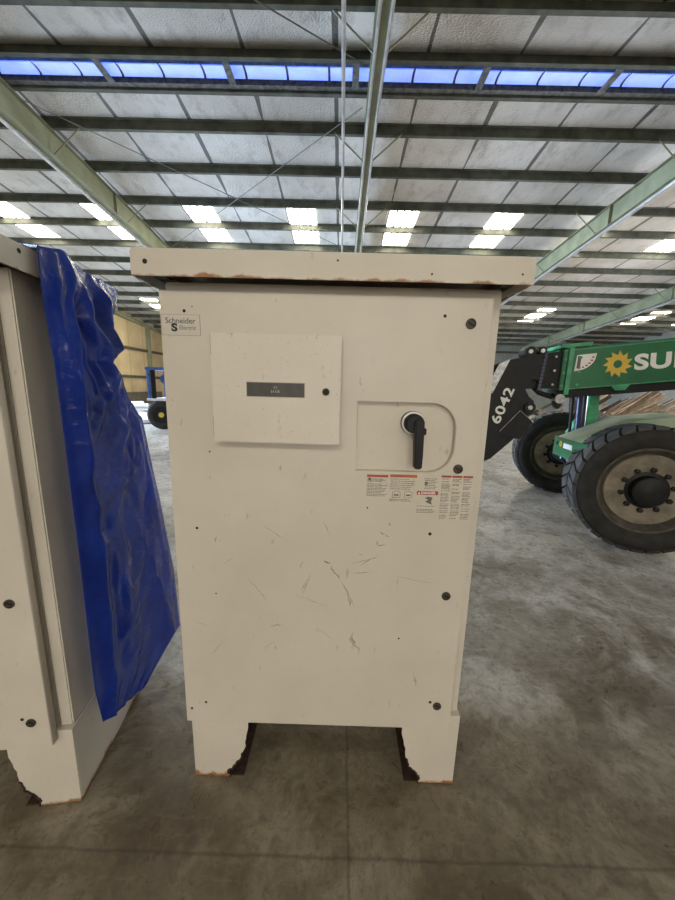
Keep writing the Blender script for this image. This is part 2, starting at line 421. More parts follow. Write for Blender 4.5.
# ------------------------------------------------------------------ electrical cabinet
def make_cabinet(name, loc, rz, label):
    R = empty(name, loc, rz); tag(R, label, 'electrical cabinet', 'electrical cabinets')
    D = .51
    # enclosure body (open-fronted look: front frame behind the door)
    MB().box((-.569, .048, .336), (.499, D, 1.915)).build('enclosure', 'cream', R, .004)
    MB().box((.4562, .042, .345), (.4592, .0485, 1.86)).build('door_gasket', 'plate_edge', R)
    # door with the D-shaped recess
    x0, x1, z0, z1, r = .052, .378, 1.326, 1.560, .085
    hole = [(x0, z0), (x1-r, z0)]
    hole += [(x1-r+r*math.cos(a), z0+r+r*math.sin(a)) for a in [-math.pi/2+math.pi/2*k/10 for k in range(1, 11)]]
    hole += [(x1-r+r*math.cos(a), z1-r+r*math.sin(a)) for a in [math.pi/2*k/10 for k in range(0, 11)]]
    hole += [(x0, z1)]
    door = curve_plate('door', [(-.563, .309), (.454, .309), (.454, 1.876), (-.563, 1.876)], [hole], .028, 'cream', R,
                       Matrix.Translation((0, .014, 0)) @ Matrix.Rotation(math.pi/2, 4, 'X'), .003)
    MB().box((x0-.005, .021, z0-.005), (x1+.005, .0275, z1+.005)).build('recess_panel', 'recess', door)
    for x, z in ((.392, 1.802), (.394, 1.344), (.394, .878), (.399, .412)):
        b = MB().lathe([(.016, .002), (.016, -.0035), (.0130, -.0040), (.0115, -.0005), (.0, -.0005)], (x, 0, z), 20).build('latch', 'dark_steel', door)
        MB().box((x-.009, -.0030, z-.0022), (x+.009, -.0004, z+.0022), Matrix.Rotation(.5, 3, 'Y')).build('latch_slot', 'black_hole', b)
    for x, z, rr in ((-.49, 1.819, .005), (-.465, 1.832, .002), (-.486, 1.109, .005), (-.487, .396, .005), (-.543, .366, .005), (.319, 1.112, .006),
                     (.311, 1.823, .005), (.372, .428, .006), (.236, .70, .0035), (-.43, 1.38, .003), (-.43, .86, .003), (.1, 1.2, .003)):
        MB().lathe([(rr, -.0006), (rr, .001)], (x, 0, z), 12).build('screw_hole', 'black_hole', door)
    # scuffs and scratches on the door skin
    def scuffs(nm, mat, lst):
        m = MB()
        for (ax, az, bx, bz, w) in lst:
            d = Vector((bx-ax, 0, bz-az)); n = Vector((-d.z, 0, d.x)).normalized()*w; K = 7
            up, dn = [], []
            for k in range(K+1):
                t = k/K; ww = math.sin(math.pi*min(1, t*1.05+.02))*random.uniform(.35, 1)
                p = Vector((ax, -.0002, az)) + d*t + n*random.uniform(-.6, .6)
                up.append(p+n*ww*.5); dn.append(p-n*ww*.5)
            m.prism([tuple(q) for q in up+dn[::-1]], (0, -.0003, 0))
        m.build(nm, mat, door)
    scuffs('scuff_marks', 'scuff', [(-.128, .88, -.086, .955, .007), (.06, .72, .095, .625, .018), (.02, .93, .07, .815, .010), (-.31, .92, -.24, .83, .006),
           (-.235, .73, -.19, .745, .010), (-.07, .74, 0, .68, .004), (-.26, 1.13, -.16, 1.06, .004), (-.05, 1.15, -.02, 1.08, .004), (-.16, .87, -.02, .82, .004),
           (.30, .56, .32, .49, .007), (-.43, 1.06, -.415, 1.085, .004), (-.40, .98, -.36, 1.0, .003), (.05, .99, .15, 1.02, .005), (.20, .95, .37, .92, .003),
           (-.27, .63, -.21, .68, .003), (-.46, .60, -.40, .68, .004), (-.52, .75, -.45, .72, .003)])
    scuffs('scratches', 'scuff_dark', [(-.045, 1.0, -.02, .985, .008), (-.02, .98, .015, .925, .008), (-.12, .86, -.09, .95, .003), (.045, .86, .055, .82, .006),
           (.135, 1.08, .145, 1.06, .005), (.165, 1.10, .18, 1.10, .005), (.15, 1.115, .165, 1.105, .006), (.175, 1.15, .18, 1.135, .005), (.14, 1.06, .17, 1.07, .004),
           (.075, 1.03, .09, 1.025, .004), (.08, .985, .15, 1.03, .003), (.06, .955, .12, .96, .003), (-.425, 1.055, -.42, 1.08, .003), (.065, .70, .08, .66, .006), (.308, .54, .312, .50, .005), (-.13, .97, -.115, 1.0, .003)])
    # raised cover with a smoked window and a lock
    cov = MB().box((-.399, -.040, 1.420), (-.002, -.013, 1.752)).build('display_cover', 'cover', R, .003)
    MB().box((-.392, -.014, 1.428), (-.009, -.001, 1.744)).build('cover_neck', 'plate_edge', cov)
    for hz_ in (1.44, 1.69): MB().box((-.403, -.030, hz_), (-.398, -.004, hz_+.06)).build('hinge', 'plate_edge', cov)
    pane = MB().box((-.290, -.0420, 1.567), (-.114, -.0385, 1.608)).build('display_window', 'window_glass', cov, .0008)
    MB().box((-.292, -.0408, 1.565), (-.112, -.0395, 1.610)).build('window_gasket', 'plate_edge', cov)
    text_obj('window_print', 'I I\nI-I I-II', .012, 'plate', pane, FRONT(-.203, -.0423, 1.588), .0003)
    lk = MB().lathe([(.0115, -.046), (.0115, -.039), (.0, -.039)], (-.047, 0, 1.585), 20).build('cam_lock', 'dark_steel', cov, 0)
    MB().lathe([(.008, -.0468), (.008, -.0455)], (-.047, 0, 1.585), 12).build('key_slot', 'black_hole', lk)
    # rotary disconnect handle hanging straight down
    hx, hz = .237, 1.492
    h = MB().lathe([(.0385, .021), (.0385, .010), (.034, .006), (.0, .006)], (hx, 0, hz), 36).build('disconnect_handle', 'black', R, 0, True)
    MB().lathe([(.0375, .0055), (.0375, .0062), (.033, .0062)], (hx, 0, hz), 36).build('dial_ring', 'white_print', h)
    MB().lathe([(.031, .006), (.031, -.022), (.026, -.030), (.0, -.030)], (hx, 0, hz), 30).build('handle_hub', 'black', h, 0, True)
    MB().prism([(hx-.004, -.014, hz+.014), (hx+.026, -.014, hz+.014), (hx+.028, -.014, hz-.10), (hx+.027, -.014, hz-.143), (hx+.003, -.014, hz-.143), (hx-.001, -.014, hz-.06)], (0, -.032, 0)).build('lever', 'black', h, .004, True)
    MB().box((hx+.024, -.018, hz-.036), (hx+.040, .004, hz-.014)).build('padlock_tab', 'black', h, .002)
    # nameplate
    npl = MB().box((-.561, -.0012, 1.747), (-.443, -.0002, 1.807)).build('nameplate', 'plate', R)
    m = MB()
    for b in ((-.562, 1.746, -.442, 1.747), (-.562, 1.807, -.442, 1.808), (-.562, 1.746, -.561, 1.808), (-.443, 1.746, -.442, 1.808)):
        m.box((b[0], -.0014, b[1]), (b[2], -.0002, b[3]))
    m.build('plate_border', 'plate_edge', npl)
    text_obj('lettering', 'Schneider', .0235, 'grey_print', npl, FRONT(-.503, -.0016, 1.789), .0003, .0003)
    text_obj('lettering', 'Electric', .0175, 'grey_print', npl, FRONT(-.481, -.0016, 1.769), .0003, 0)
    text_obj('emblem', 'S', .031, 'green_print', npl, FRONT(-.5225, -.0017, 1.7685), .0004, .0016, 1.25)
    # stickers under the recess
    def sticker(x0, z1, x1, z0, head, hh, lines, pict=None, cols=1):
        y = -.0002
        s = MB().box((x0, y-.0006, z0), (x1, y, z1)).build('warning_sticker', 'sticker', R)
        w = x1-x0; cw = w/cols
        m = MB()
        if head:
            for c in range(cols): m.box((x0+c*cw+.002, y-.0010, z1-hh), (x0+(c+1)*cw-.001, y-.0005, z1-.001))
            m.build('header_band', head, s)
        m = MB()
        for (za, zb_, n) in lines:
            for c in range(cols):
                for k in range(n):
                    z = za + (zb_-za)*k/max(1, n-1)
                    L = random.uniform(.72, .96)
                    if random.random() < .12: continue
                    xx = x0 + c*cw + .004
                    while xx < x0 + c*cw + cw*L - .003:      # broken into words
                        wl = random.uniform(.004, .012); xe = min(xx+wl, x0+(c+1)*cw-.003)
                        m.box((xx, y-.0009, z-.0011), (xe, y-.0005, z+.0009)); xx = xe + .0016
        m.build('printed_text', 'ink', s)
        if pict:
            m = MB()
            for (px, pz, r, k) in pict:
                if k == 'house':
                    ring = [(px-r, pz-r*.8), (px+r, pz-r*.8), (px+r, pz+r*.5), (px+r*.4, pz+r), (px-r*.4, pz+r), (px-r, pz+r*.5)]
                    for a, b in zip(ring, ring[1:]+ring[:1]): m.tube([(a[0], y-.0007, a[1]), (b[0], y-.0007, b[1])], .0009, 4)
                    m.box((px-r*.6, y-.0009, pz-r*.3), (px+r*.6, y-.0005, pz+r*.1))
                else:
                    m.prism([(px-r*.2, y-.0005, pz+r), (px+r*.9, y-.0005, pz+r*.8), (px+r*.6, y-.0005, pz-r*.2), (px+r*.9, y-.0005, pz-r), (px, y-.0005, pz-r*.7),
                             (px-r*.8, y-.0005, pz-r*.3), (px-r*.1, y-.0005, pz+r*.2), (px-r*.9, y-.0005, pz+r*.6)], (0, -.0004, 0))
            m.build('pictogram', 'ink', s)
        return s
    sticker(.092, 1.318, .166, 1.238, 'red_print', .009, [(1.302, 1.294, 3), (1.285, 1.244, 9)], [(.103, 1.301, .006, 'hand')])
    sticker(.169, 1.321, .262, 1.224, 'orange_print', .011, [(1.304, 1.270, 6), (1.233, 1.228, 2)], [(.195, 1.250, .013, 'house'), (.235, 1.250, .013, 'house')])
    sticker(.284, 1.314, .334, 1.270, None, 0, [(1.308, 1.274, 7)], [(.292, 1.290, .007, 'hand')])
    dg = sticker(.262, 1.266, .336, 1.186, 'red_print', .014, [(1.212, 1.190, 5)], [(.305, 1.232, .014, 'hand')])
    text_obj('lettering', 'DANGER', .012, 'white_print', dg, FRONT(.302, -.0016, 1.2585), .0002, .0003)
    MB().prism([(.267, -.0012, 1.2545), (.276, -.0012, 1.2545), (.2715, -.0012, 1.2625)], (0, -.0004, 0)).build('warning_triangle', 'white_print', dg)
    sticker(.340, 1.322, .448, 1.165, 'red_print', .008, [(1.309, 1.300, 3), (1.292, 1.275, 5), (1.268, 1.25, 5), (1.244, 1.230, 4), (1.222, 1.206, 4), (1.198, 1.170, 6)], None, 3)
    # weather hood: top sheet with turned-down lips
    hx0, hx1, hy0, hy1, hz0, hz1 = -.615, .543, -.050, .545, 1.903, 1.978
    m = MB()
    m.box((hx0, hy0, hz1-.012), (hx1, hy1, hz1))
    hood = m.build('weather_hood', 'cream_cap', R, .004)
    m = MB()
    m.box((hx0, hy0, hz0), (hx1, hy0+.006, hz1-.008)).box((hx0, hy1-.006, hz0), (hx1, hy1, hz1-.008))
    m.box((hx0, hy0+.004, hz0), (hx0+.006, hy1-.004, hz1-.008)).box((hx1-.006, hy0+.004, hz0), (hx1, hy1-.004, hz1-.008))
    m.build('hood_lip', 'cream_cap', hood)
    for sx0, sx1 in ((hx0+.007, -.568), (.500, hx1-.007)):
        MB().box((sx0, -.02, 1.930), (sx1, D, 1.936)).build('soffit', 'dark_steel', hood)
        m = MB()
        for k in range(10): m.box((sx0+.006, .03+k*.05, 1.9285), (sx1-.006, .055+k*.05, 1.9305))
        m.build('vent_slots', 'black_hole', hood)
    for x, z in ((hx0+.042, 1.941), (hx1-.035, 1.93), (.25, 1.925), (-.02, 1.955)):
        rr = .007 if x < -.5 else .003
        MB().lathe([(rr, -.0008), (rr, .001)], (x, hy0, z), 12).build('screw_hole', 'black_hole', hood)
    MB().lathe([(.007, -.0008), (.007, .001)], (0, 0, 0), 12).build('screw_hole', 'black_hole', hood, 0, False, Matrix.Translation((hx1, .03, 1.955)) @ Matrix.Rotation(math.pi/2, 4, 'Z'))
    # skids: front plate eaten by rust, outer web, bottom flange, tail plate
    for sg in (-1, 1):
        X = (lambda v: v) if sg < 0 else (lambda v: -.056 - v)
        jag = [(-.334, .336), (-.340, .24), (-.346, .205), (-.345, .19), (-.353, .17), (-.352, .155), (-.360, .125), (-.368, .105), (-.372, .085), (-.385, .078), (-.388, .066), (-.402, .058), (-.408, .044), (-.421, .040), (-.424, .026), (-.417, .016), (-.412, .004)]
        jag = [(a + random.uniform(-.004, .004), b) for a, b in jag]
        front = [(-.559, .004), (-.561, .336)] + jag
        web = MB().prism([(X(a), .029, b) for a, b in front], (0, .005, 0)).build('skid_front', 'cream_skid', R)
        m = MB(); pj = [Vector((X(a), .0285, b)) for a, b in jag[6:]]
        for p, q in zip(pj, pj[1:]): m.tube([p, (p+q)/2 + Vector((random.uniform(-.004, .004), 0, random.uniform(-.003, .003))), q], .004, 5)
        m.build('rust_edge', 'rust', web)
        a, b = sorted((X(-.561), X(-.556)))
        MB().box((a, .034, .004), (b, D, .336)).build('skid_web', 'cream_skid', R)
        a, b = sorted((X(-.5605), X(-.345)))
        MB().box((a, .0342, .328), (b, .06, .3355)).build('skid_top', 'cream_skid', R)
        a, b = sorted((X(-.556), X(-.360)))
        MB().box((a, .035, 0), (b, D, .006)).build('skid_flange', 'rust', R)
        a, b = sorted((X(-.561), X(-.352)))
        MB().box((a, D-.006, .006), (b, D, .336)).build('skid_tail', 'cream_skid', R)
    MB().box((-.352, D-.006, .012), (.296, D, .336)).build('light_stop_plate', 'cream_skid', R)  # unseen plate added to stop light from behind, darkens the floor between the skids
    return R
cab = make_cabinet('electrical_cabinet', (0, 1.09, 0), 0, 'cream electrical cabinet facing the camera with black disconnect handle and warning stickers')
cab2 = copy_tree(cab)
for ch in list(cab2.children):
    if ch.name.startswith('warning_sticker'):
        for g in list(ch.children): bpy.data.objects.remove(g)
        bpy.data.objects.remove(ch)
cab2.name = 'electrical_cabinet.001'
cab2.location = (-1.454, .924, 0); cab2.rotation_euler = (0, 0, math.radians(7.5))
cab2['label'] = 'cream electrical cabinet cut off at left edge with blue plastic sheet hanging on it'

# ------------------------------------------------------------------ blue plastic sheet on the left cabinet
def tarp():
    LE = [(0.565, 0.072, 1.987), (0.565, 0.069, 1.905), (0.565, 0.071, 1.807), (0.565, 0.077, 1.721), (0.565, 0.083, 1.661), (0.565, 0.084, 1.59), (0.565, 0.086, 1.472), (0.57, 0.079, 1.374), (0.57, 0.081, 0.981), (0.575, 0.07, 0.713), (0.58, 0.06, 0.468), (0.585, 0.074, 0.307)]
    RE = [(0.565, 0.53, 1.983), (0.57, 0.5, 1.917), (0.58, 0.389, 1.796), (0.59, 0.457, 1.73), (0.59, 0.384, 1.677), (0.6, 0.425, 1.627), (0.61, 0.438, 1.536), (0.62, 0.53, 1.439), (0.65, 0.585, 1.027), (0.68, 0.621, 0.625), (0.7, 0.598, 0.313), (0.66, 0.268, 0.286)]
    NU, SUB = 84, 10
    rows = []
    for i in range(len(LE)-1):
        n = SUB + (18 if i in (7, 8, 9) else 0)
        for k in range(n):
            b = Vector(RE[i]).lerp(Vector(RE[i+1]), k/n)
            b.y += .010*mnoise.noise(Vector((0, (i+k/n)*2.3, 9)))*(1 if i < 8 else .4)
            rows.append((Vector(LE[i]).lerp(Vector(LE[i+1]), k/n), b))
    rows.append((Vector(LE[-1]), Vector(RE[-1])))
    NR = len(rows); bm = bmesh.new(); grid = []
    CREASE = [(.10, 0, .13, 1, .022, .09), (.22, 0, .80, .30, .050, .13), (.24, .0, .16, .45, .028, .08), (.55, 0, .97, .20, .035, .12), (.38, .10, .62, .42, .022, .07),
              (.12, .53, .75, .50, .012, .035), (.45, .52, .60, .66, .010, .10), (.60, .66, .38, .74, .008, .07), (.30, .55, .36, 1, .012, .14),
              (.16, .60, .48, .52, .008, .06), (.2, .86, .7, .72, .006, .07), (.2, .95, .8, .80, .006, .07), (.7, .30, .25, .42, .018, .06), (.85, .36, .5, .47, .012, .05), (.62, .55, .80, .95, .012, .16)]
    def crease(u, v):
        h = 0
        for ax, ay, bx, by, amp, w in CREASE:
            dx, dy = bx-ax, (by-ay)*2.6; px, py = u-ax, (v-ay)*2.6
            L2 = dx*dx+dy*dy; t = max(0, min(1, (px*dx+py*dy)/L2))
            d = math.hypot(px-dx*t, py-dy*t)
            q = max(0, 1-d/w); h += amp*(.3*q + .7*q*q*(3-2*q))*(.35+.65*math.sin(math.pi*min(1, max(0, t*.9+.05))))
        return h
    for j, (a, b) in enumerate(rows):
        v = j/(NR-1); row = []
        for k in range(NU+1):
            u = k/NU; p = a.lerp(b, u)
            env = min(1, u*7)*min(1, (1-u)*9)*min(1, v*12+.2)
            f = .022*(.5+.5*mnoise.noise(Vector((u*2.6, v*5, .3)))) + .010*abs(mnoise.noise(Vector((u*6-v*6, v*9+u*4, 4)))) + crease(u, v)
            p = p + Vector((f*env, 0, .006*mnoise.noise(Vector((u*8, v*8, 1)))*env))
            if j < 8:
                p.z += (1-j/8)*(.014*mnoise.noise(Vector((u*9, 2, 1))) + .024*math.exp(-((u-.22)/.13)**2))
            p.x = max(p.x, .560)
            row.append(bm.verts.new(p))
        grid.append(row)
    over = [bm.verts.new((v.co.x-.05-.02*abs(mnoise.noise(Vector((k*.2, 5, 1)))), v.co.y, max(v.co.z-.004, 1.992))) for k, v in enumerate(grid[0])]
    over2 = [bm.verts.new((v.co.x-.08, v.co.y, 1.990)) for v in over]
    for A, B in [(over2, over), (over, grid[0])] + list(zip(grid, grid[1:])):
        for k in range(NU): bm.faces.new((A[k], A[k+1], B[k+1], B[k]))
    me = bpy.data.meshes.new('plastic_sheet'); bm.to_mesh(me); bm.free()
    for p in me.polygons: p.use_smooth = True
    me.materials.append(M['tarp'])
    o = bpy.data.objects.new('plastic_sheet', me); COL.objects.link(o)
    o.location = cab2.location; o.rotation_euler = cab2.rotation_euler
    md = o.modifiers.new('thickness', 'SOLIDIFY'); md.thickness = .0015; md.offset = 1
    tag(o, 'torn shiny blue plastic sheet draped down the side of the left cabinet', 'plastic sheet')
tarp()

# ------------------------------------------------------------------ telehandler
def wheel_at(root, c, steer, name='wheel', face=-1):
    """rim with tyre, hub and nuts; axle along local Y, outer face at -Y"""
    w = MB().lathe([(.36, .035), (.375, .075), (.36, .10), (.0, .10), (.0, .055), (.27, .055), (.33, .045)], (0, 0, 0), 56)
    o = w.build(name, 'rim', root, 0, True)
    MB().lathe([(.435, -.02), (.45, -.02), (.45, .32), (.36, .32), (.355, .06), (.385, .045), (.405, .0), (.42, -.018)], (0, 0, 0), 56, True).build('rim_ring', 'rim_dark', o, 0, True)
    R0 = .655
    prof = [(.435, -.015), (.455, -.035), (.52, -.05), (.585, -.045), (.622, -.02), (.632, .02), (.632, .33), (.62, .37), (.585, .395), (.52, .40), (.455, .385), (.435, .365)]
    MB().lathe(prof, (0, 0, 0), 72, True).build('tyre', 'rubber', o, 0, True)
    m = MB(); n = 30
    for k in range(n):
        for side in (0, 1):
            a = 2*math.pi*(k + .5*side)/n
            y0, y1 = (-.032, .165) if side == 0 else (.19, .385)
            sk = .10 if side == 0 else -.10; ha = 2*math.pi/n*.40
            pts = []
            for (yy, da) in ((y0, -ha+sk), (y1, -ha-sk*.2), (y1, ha-sk*.2), (y0, ha+sk)):
                pts.append((yy, a+da))
            inner = [m.bm.verts.new((.622*math.cos(t), y, .622*math.sin(t))) for y, t in pts]
            ym = lambda y: y + (.012 if y == -.032 else (-.012 if y == .385 else 0))
            outer = [m.bm.verts.new((R0*math.cos(t), ym(y), R0*math.sin(t))) for y, t in pts]
            m.bm.faces.new(outer); m.bm.faces.new(inner[::-1])
            for i in range(4): m.bm.faces.new((inner[i], inner[(i+1) % 4], outer[(i+1) % 4], outer[i]))
    m.build('tread', 'tread', o)
    MB().lathe([(.20, .06), (.19, .035), (.155, .025), (.150, -.05), (.135, -.062), (.0, -.064)], (0, 0, 0), 36).build('hub', 'machine_black', o, 0, True)
    for k in range(10):
        a = 2*math.pi*k/10 + .2
        MB().lathe([(.028, .06), (.026, .012), (.0, .006)], (.215*math.cos(a), 0, .215*math.sin(a)), 6).build('lug_nut', 'machine_black', o)
    o.location = c; o.rotation_euler = (0, 0, steer)
    return o
def make_telehandler():
    R = empty('telehandler', (3.07, 3.25, 0), math.radians(-10))
    tag(R, 'green telehandler with black boom head and large tyres on the right', 'telehandler')
    w = wheel_at(R, (.03, .03, .657), math.radians(-9))
    def wcopy(c, steer, rot=0):
        d = w.copy(); COL.objects.link(d); d.parent = R; d.location = c; d.rotation_euler = (0, 0, steer+rot)
        for ch in w.children:
            e = ch.copy(); COL.objects.link(e); e.parent = d
    wcopy((.10, 2.12, .657), math.radians(-9))
    wcopy((3.35, .03, .657), 0); wcopy((3.35, 2.42, .657), 0, math.pi)
    # chassis: flat nose plate, dusty top rising to the rear
    b0, b1 = .42, 1.02
    prof = [(-.45, .90), (-.45, 1.055), (-.30, 1.13), (.10, 1.335), (.55, 1.40), (4.2, 1.42), (4.2, .75), (.3, .75)]
    MB().prism([(x, b0+.02, z) for x, z in prof], (0, b1-b0-.03, 0)).build('chassis', 'green_dusty', R, .006)
    nose = MB().box((-.475, .24, .825), (-.452, 1.03, 1.06)).build('nose_plate', 'green', R, .005)
    for y in (.33, .93): MB().lathe([(.022, -.479), (.022, -.47)], (0, 0, 0), 14).build('bolt_hole', 'black_hole', nose, 0, False, Matrix.Translation((0, y, .985)) @ Matrix.Rotation(-math.pi/2, 4, 'Z') )
    FX = lambda y, z: Matrix.Translation((-.4785, y, z)) @ Matrix.Rotation(-math.pi/2, 4, 'Z') @ Matrix.Rotation(math.pi/2, 4, 'X')
    gear = []
    for k in range(20): gear.append((math.cos(k*math.pi/10)*(.042 if k % 2 else .030), math.sin(k*math.pi/10)*(.042 if k % 2 else .030)))
    hole = [(.013*math.cos(k*.4488), .013*math.sin(k*.4488)) for k in range(14)]
    curve_plate('small_sun_emblem', gear, [hole], .004, 'yellow', nose, FX(.83, .985), .0005)
    MB().box((-.478, .55, .945), (-.474, .76, 1.005)).build('nose_sticker', 'white_print', nose)
    MB().tube([(.02, .38, .657), (.06, 2.1, .657)], .10, 16).build('axle', 'machine_black', R)
    for y in (.62, .80, .98):
        MB().tube([(-.34, y, .90), (-.37, y+.02, .78), (-.28, y+.05, .68), (-.1, y+.06, .62)], .022, 8).build('hose', 'hose_blue', R, 0, True)
    MB().box((-.2, .45, .52), (.3, 1.3, .80)).build('axle_mount', 'machine_black', R, .02)
    MB().box((.55, .15, .95), (3.0, .42, 1.30)).build('side_tank', 'green', R, .02)
    # boom lift cylinder and post
    MB().tube([(-.19, 1.05, 1.02), (-.22, 1.05, 1.62)], .058, 18).build('tilt_cylinder', 'hose_blue', R, 0, True)
    MB().tube([(-.29, 1.08, 1.10), (-.31, 1.08, 1.62)], .018, 10).build('hose', 'machine_black', R, 0, True)
    MB().prism([(-.27, 1.12, 1.08), (-.10, 1.12, 1.42), (-.10, 1.12, 1.62), (.01, 1.12, 1.62), (.05, 1.12, 1.20)], (0, .14, 0)).build('cylinder_bracket', 'green_light', R, .008)
    # boom: slopes up to the rear; outer section, end collar, wear bar
    sl = .115; zb = lambda x: 1.642 + sl*(x+.56); hgt = .475
    y0, y1 = .75, 1.20
    boom = MB().prism([(-.62, y0, zb(-.62)), (4.4, y0, zb(4.4)), (4.4, y0, zb(4.4)+hgt), (-.62, y0, zb(-.62)+hgt)], (0, y1-y0, 0)).build('boom', 'green', R, .008)
    for z in (0, hgt-.03):
        MB().prism([(-.62, y0-.006, zb(-.62)+z), (4.4, y0-.006, zb(4.4)+z), (4.4, y0-.006, zb(4.4)+z+.012), (-.62, y0-.006, zb(-.62)+z+.012)], (0, .008, 0)).build('boom_seam', 'green_light', boom)
    MB().prism([(-.60, y0+.04, zb(-.60)-.10), (4.3, y0+.04, zb(4.3)-.105), (4.3, y0+.04, zb(4.3)-.002), (-.60, y0+.04, zb(-.60)-.002)], (0, .34, 0)).build('boom_underside', 'machine_black', R)
    col = MB().prism([(-.575, y0-.03, zb(-.56)-.06), (-.525, y0-.03, zb(-.52)-.06), (-.525, y0-.03, zb(-.52)+hgt+.035), (-.62, y0-.03, zb(-.6)+hgt+.035), (-.62, y0-.03, zb(-.6)+hgt+.005), (-.575, y0-.03, zb(-.56)+hgt-.01)], (0, .028, 0)).build('boom_collar', 'green_light', R, .003)
    MB().prism([(-.66, y0-.04, zb(-.6)+hgt+.003), (-.35, y0-.04, zb(-.35)+hgt+.003), (-.35, y0-.04, zb(-.35)+hgt+.045), (-.66, y0-.04, zb(-.6)+hgt+.045)], (0, .55, 0)).build('top_strap', 'green_light', R, .004)
    for x in (-.60, -.44):
        for f in (.10, .42, .75):
            MB().lathe([(.016, y0-.012), (.016, y0+.004)], (x, 0, zb(x)+hgt*f), 10).build('bolt', 'green_light', boom)
    MB().prism([(-.08, y0-.01, zb(-.08)), (.11, y0-.01, zb(.11)), (.07, y0-.01, zb(.05)-.055), (-.03, y0-.01, zb(-.03)-.055)], (0, .06, 0)).build('boom_lug', 'green_light', R, .004)
    MB().lathe([(.055, y0-.02), (.055, y0+.10)], (-.60, 0, 1.535), 18).build('collar_pin', 'steel_edge', R, 0, True, Matrix.Translation((0, 0, 0)))
    MB().prism([(-.66, y0-.005, 1.60), (-.56, y0-.005, 1.60), (-.57, y0-.005, 1.45), (-.60, y0-.005, 1.41), (-.64, y0-.005, 1.45)], (0, .10, 0)).build('pin_bracket', 'machine_black', R, .006)
    # decals
    def onface(x, z, rot=0.): return Matrix.Translation((x, y0-.003, z)) @ Matrix.Rotation(math.pi/2, 4, 'X') @ Matrix.Rotation(rot, 4, 'Z')
    rot = math.atan(sl)*.85
    gear = []
    for k in range(11):
        a = 2*math.pi*k/11
        gear += [(.098*math.cos(a), .098*math.sin(a)), (.150*math.cos(a+.42), .150*math.sin(a+.42))]
    hole = [(.045*math.cos(k*.2856), .045*math.sin(k*.2856)) for k in range(22)]
    curve_plate('sun_emblem', gear, [hole], .004, 'yellow', boom, onface(-.05, 1.945), .0005)
    tx = text_obj('lettering', 'SUNBELT', .232, 'white_print', boom, onface(.115, 1.957, rot) , .0015, .009, 1.30, 'LEFT', 1.08)
    q = [(-.48, 2.04), (-.28, 2.065)]
    for k in range(1, 8):
        a = math.radians(-5 - 85*k/8); q.append((-.48 + .20*math.cos(a), 2.045 + .18*math.sin(a)))
    q += [(-.49, 1.855)]
    sg = MB().prism([(x, y0-.001, z) for x, z in q], (0, -.004, 0)).build('angle_chart', 'white_print', boom)
    MB().box((-.47, y0-.0065, 1.89), (-.435, y0-.0045, 2.03)).build('chart_pointer', 'ink', sg)
    m = MB()
    for k in range(6):
        a = math.radians(-8 - 70*k/5); m.box((-.475+.165*math.cos(a)-.012, y0-.0065, 2.04+.15*math.sin(a)-.008), (-.475+.165*math.cos(a)+.012, y0-.0045, 2.04+.15*math.sin(a)+.008))
    m.build('chart_marks', 'red_print', sg)
    # inner boom, gooseneck head, rollers
    MB().prism([(-1.0, y0+.05, zb(-1.0)+.05), (-.60, y0+.05, zb(-.6)+.02), (-.60, y0+.05, zb(-.6)+hgt-.02), (-1.0, y0+.05, zb(-1.0)+hgt-.03)], (0, .34, 0)).build('inner_boom', 'machine_black', R, .006)
    head = [(-1.315, 1.93), (-1.20, 1.98), (-.80, 2.075), (-.77, 1.72), (-.93, 1.76), (-.99, 1.70), (-.985, 1.62), (-.94, 1.55), (-.88, 1.50), (-.86, 1.42), (-.88, 1.34), (-.96, 1.32),
            (-.90, 1.24), (-1.06, 1.02), (-1.30, .76), (-1.42, .70), (-1.52, 1.05), (-1.46, 1.40)]
    hd = None
    for yy in (.74, 1.12):
        p = MB().prism([(x, yy, z) for x, z in head], (0, .03, 0)).build('boom_head', 'machine_black', R, .003)
        if hd is None: hd = p
    MB().box((-1.30, .77, 1.1), (-1.05, 1.12, 1.85)).build('head_web', 'machine_black', R, .01)
    MB().prism([(-1.315, .735, 1.935), (-1.20, .735, 1.985), (-1.36, .735, 1.58), (-1.47, .735, 1.55)], (0, .016, 0)).build('head_edge', 'steel_edge', hd)
    MB().prism([(-1.03, .735, 1.38), (-.87, .735, 1.25), (-.99, .735, 1.03), (-1.13, .735, 1.045), (-1.235, .735, 1.12)], (0, -.022, 0)).build('head_pad', 'machine_black', hd, .006)
    m = MB(); rr = [(-1.235, 1.12), (-1.03, 1.38), (-.87, 1.25)]
    m.tube([(x, .712, z) for x, z in rr], .006, 6); m.build('pad_edge', 'steel_edge', hd)
    for x, z, r in ((-.925, 1.42, .062),):
        b = MB().lathe([(r, .70), (r, .75)], (x, 0, z), 24).build('pivot_boss', 'machine_black', hd, 0, True)
        MB().lathe([(.026, .694), (.026, .71), (.0, .71)], (x, 0, z), 14).build('pivot_pin', 'steel_edge', b)
    TH = math.atan2(1.70-1.17, .16)
    text_obj('lettering', '6042', .155, 'white_print', hd, Matrix.Translation((-1.225, .736, 1.43)) @ Matrix.Rotation(math.pi/2, 4, 'X') @ Matrix.Rotation(math.radians(73), 4, 'Z'), .0012, .0035, 1.4, 'CENTER', 1.08)
    for x, z, r in ((-.99, 2.075, .06), (-.86, 2.085, .045)):
        b = MB().lathe([(r, .72), (r, .98)], (x, 0, z), 24).build('roller', 'machine_black', R, 0, True)
        MB().lathe([(.024, .714), (.024, .73), (.0, .73)], (x, 0, z), 14).build('roller_pin', 'white_print', b)
    m = MB()
    for k in range(11): m.box((-.865+.0035*k, .725, 1.63+k*.042), (-.828+.0035*k, .755, 1.662+k*.042))
    m.build('drag_chain', 'hose_blue', R, .003)
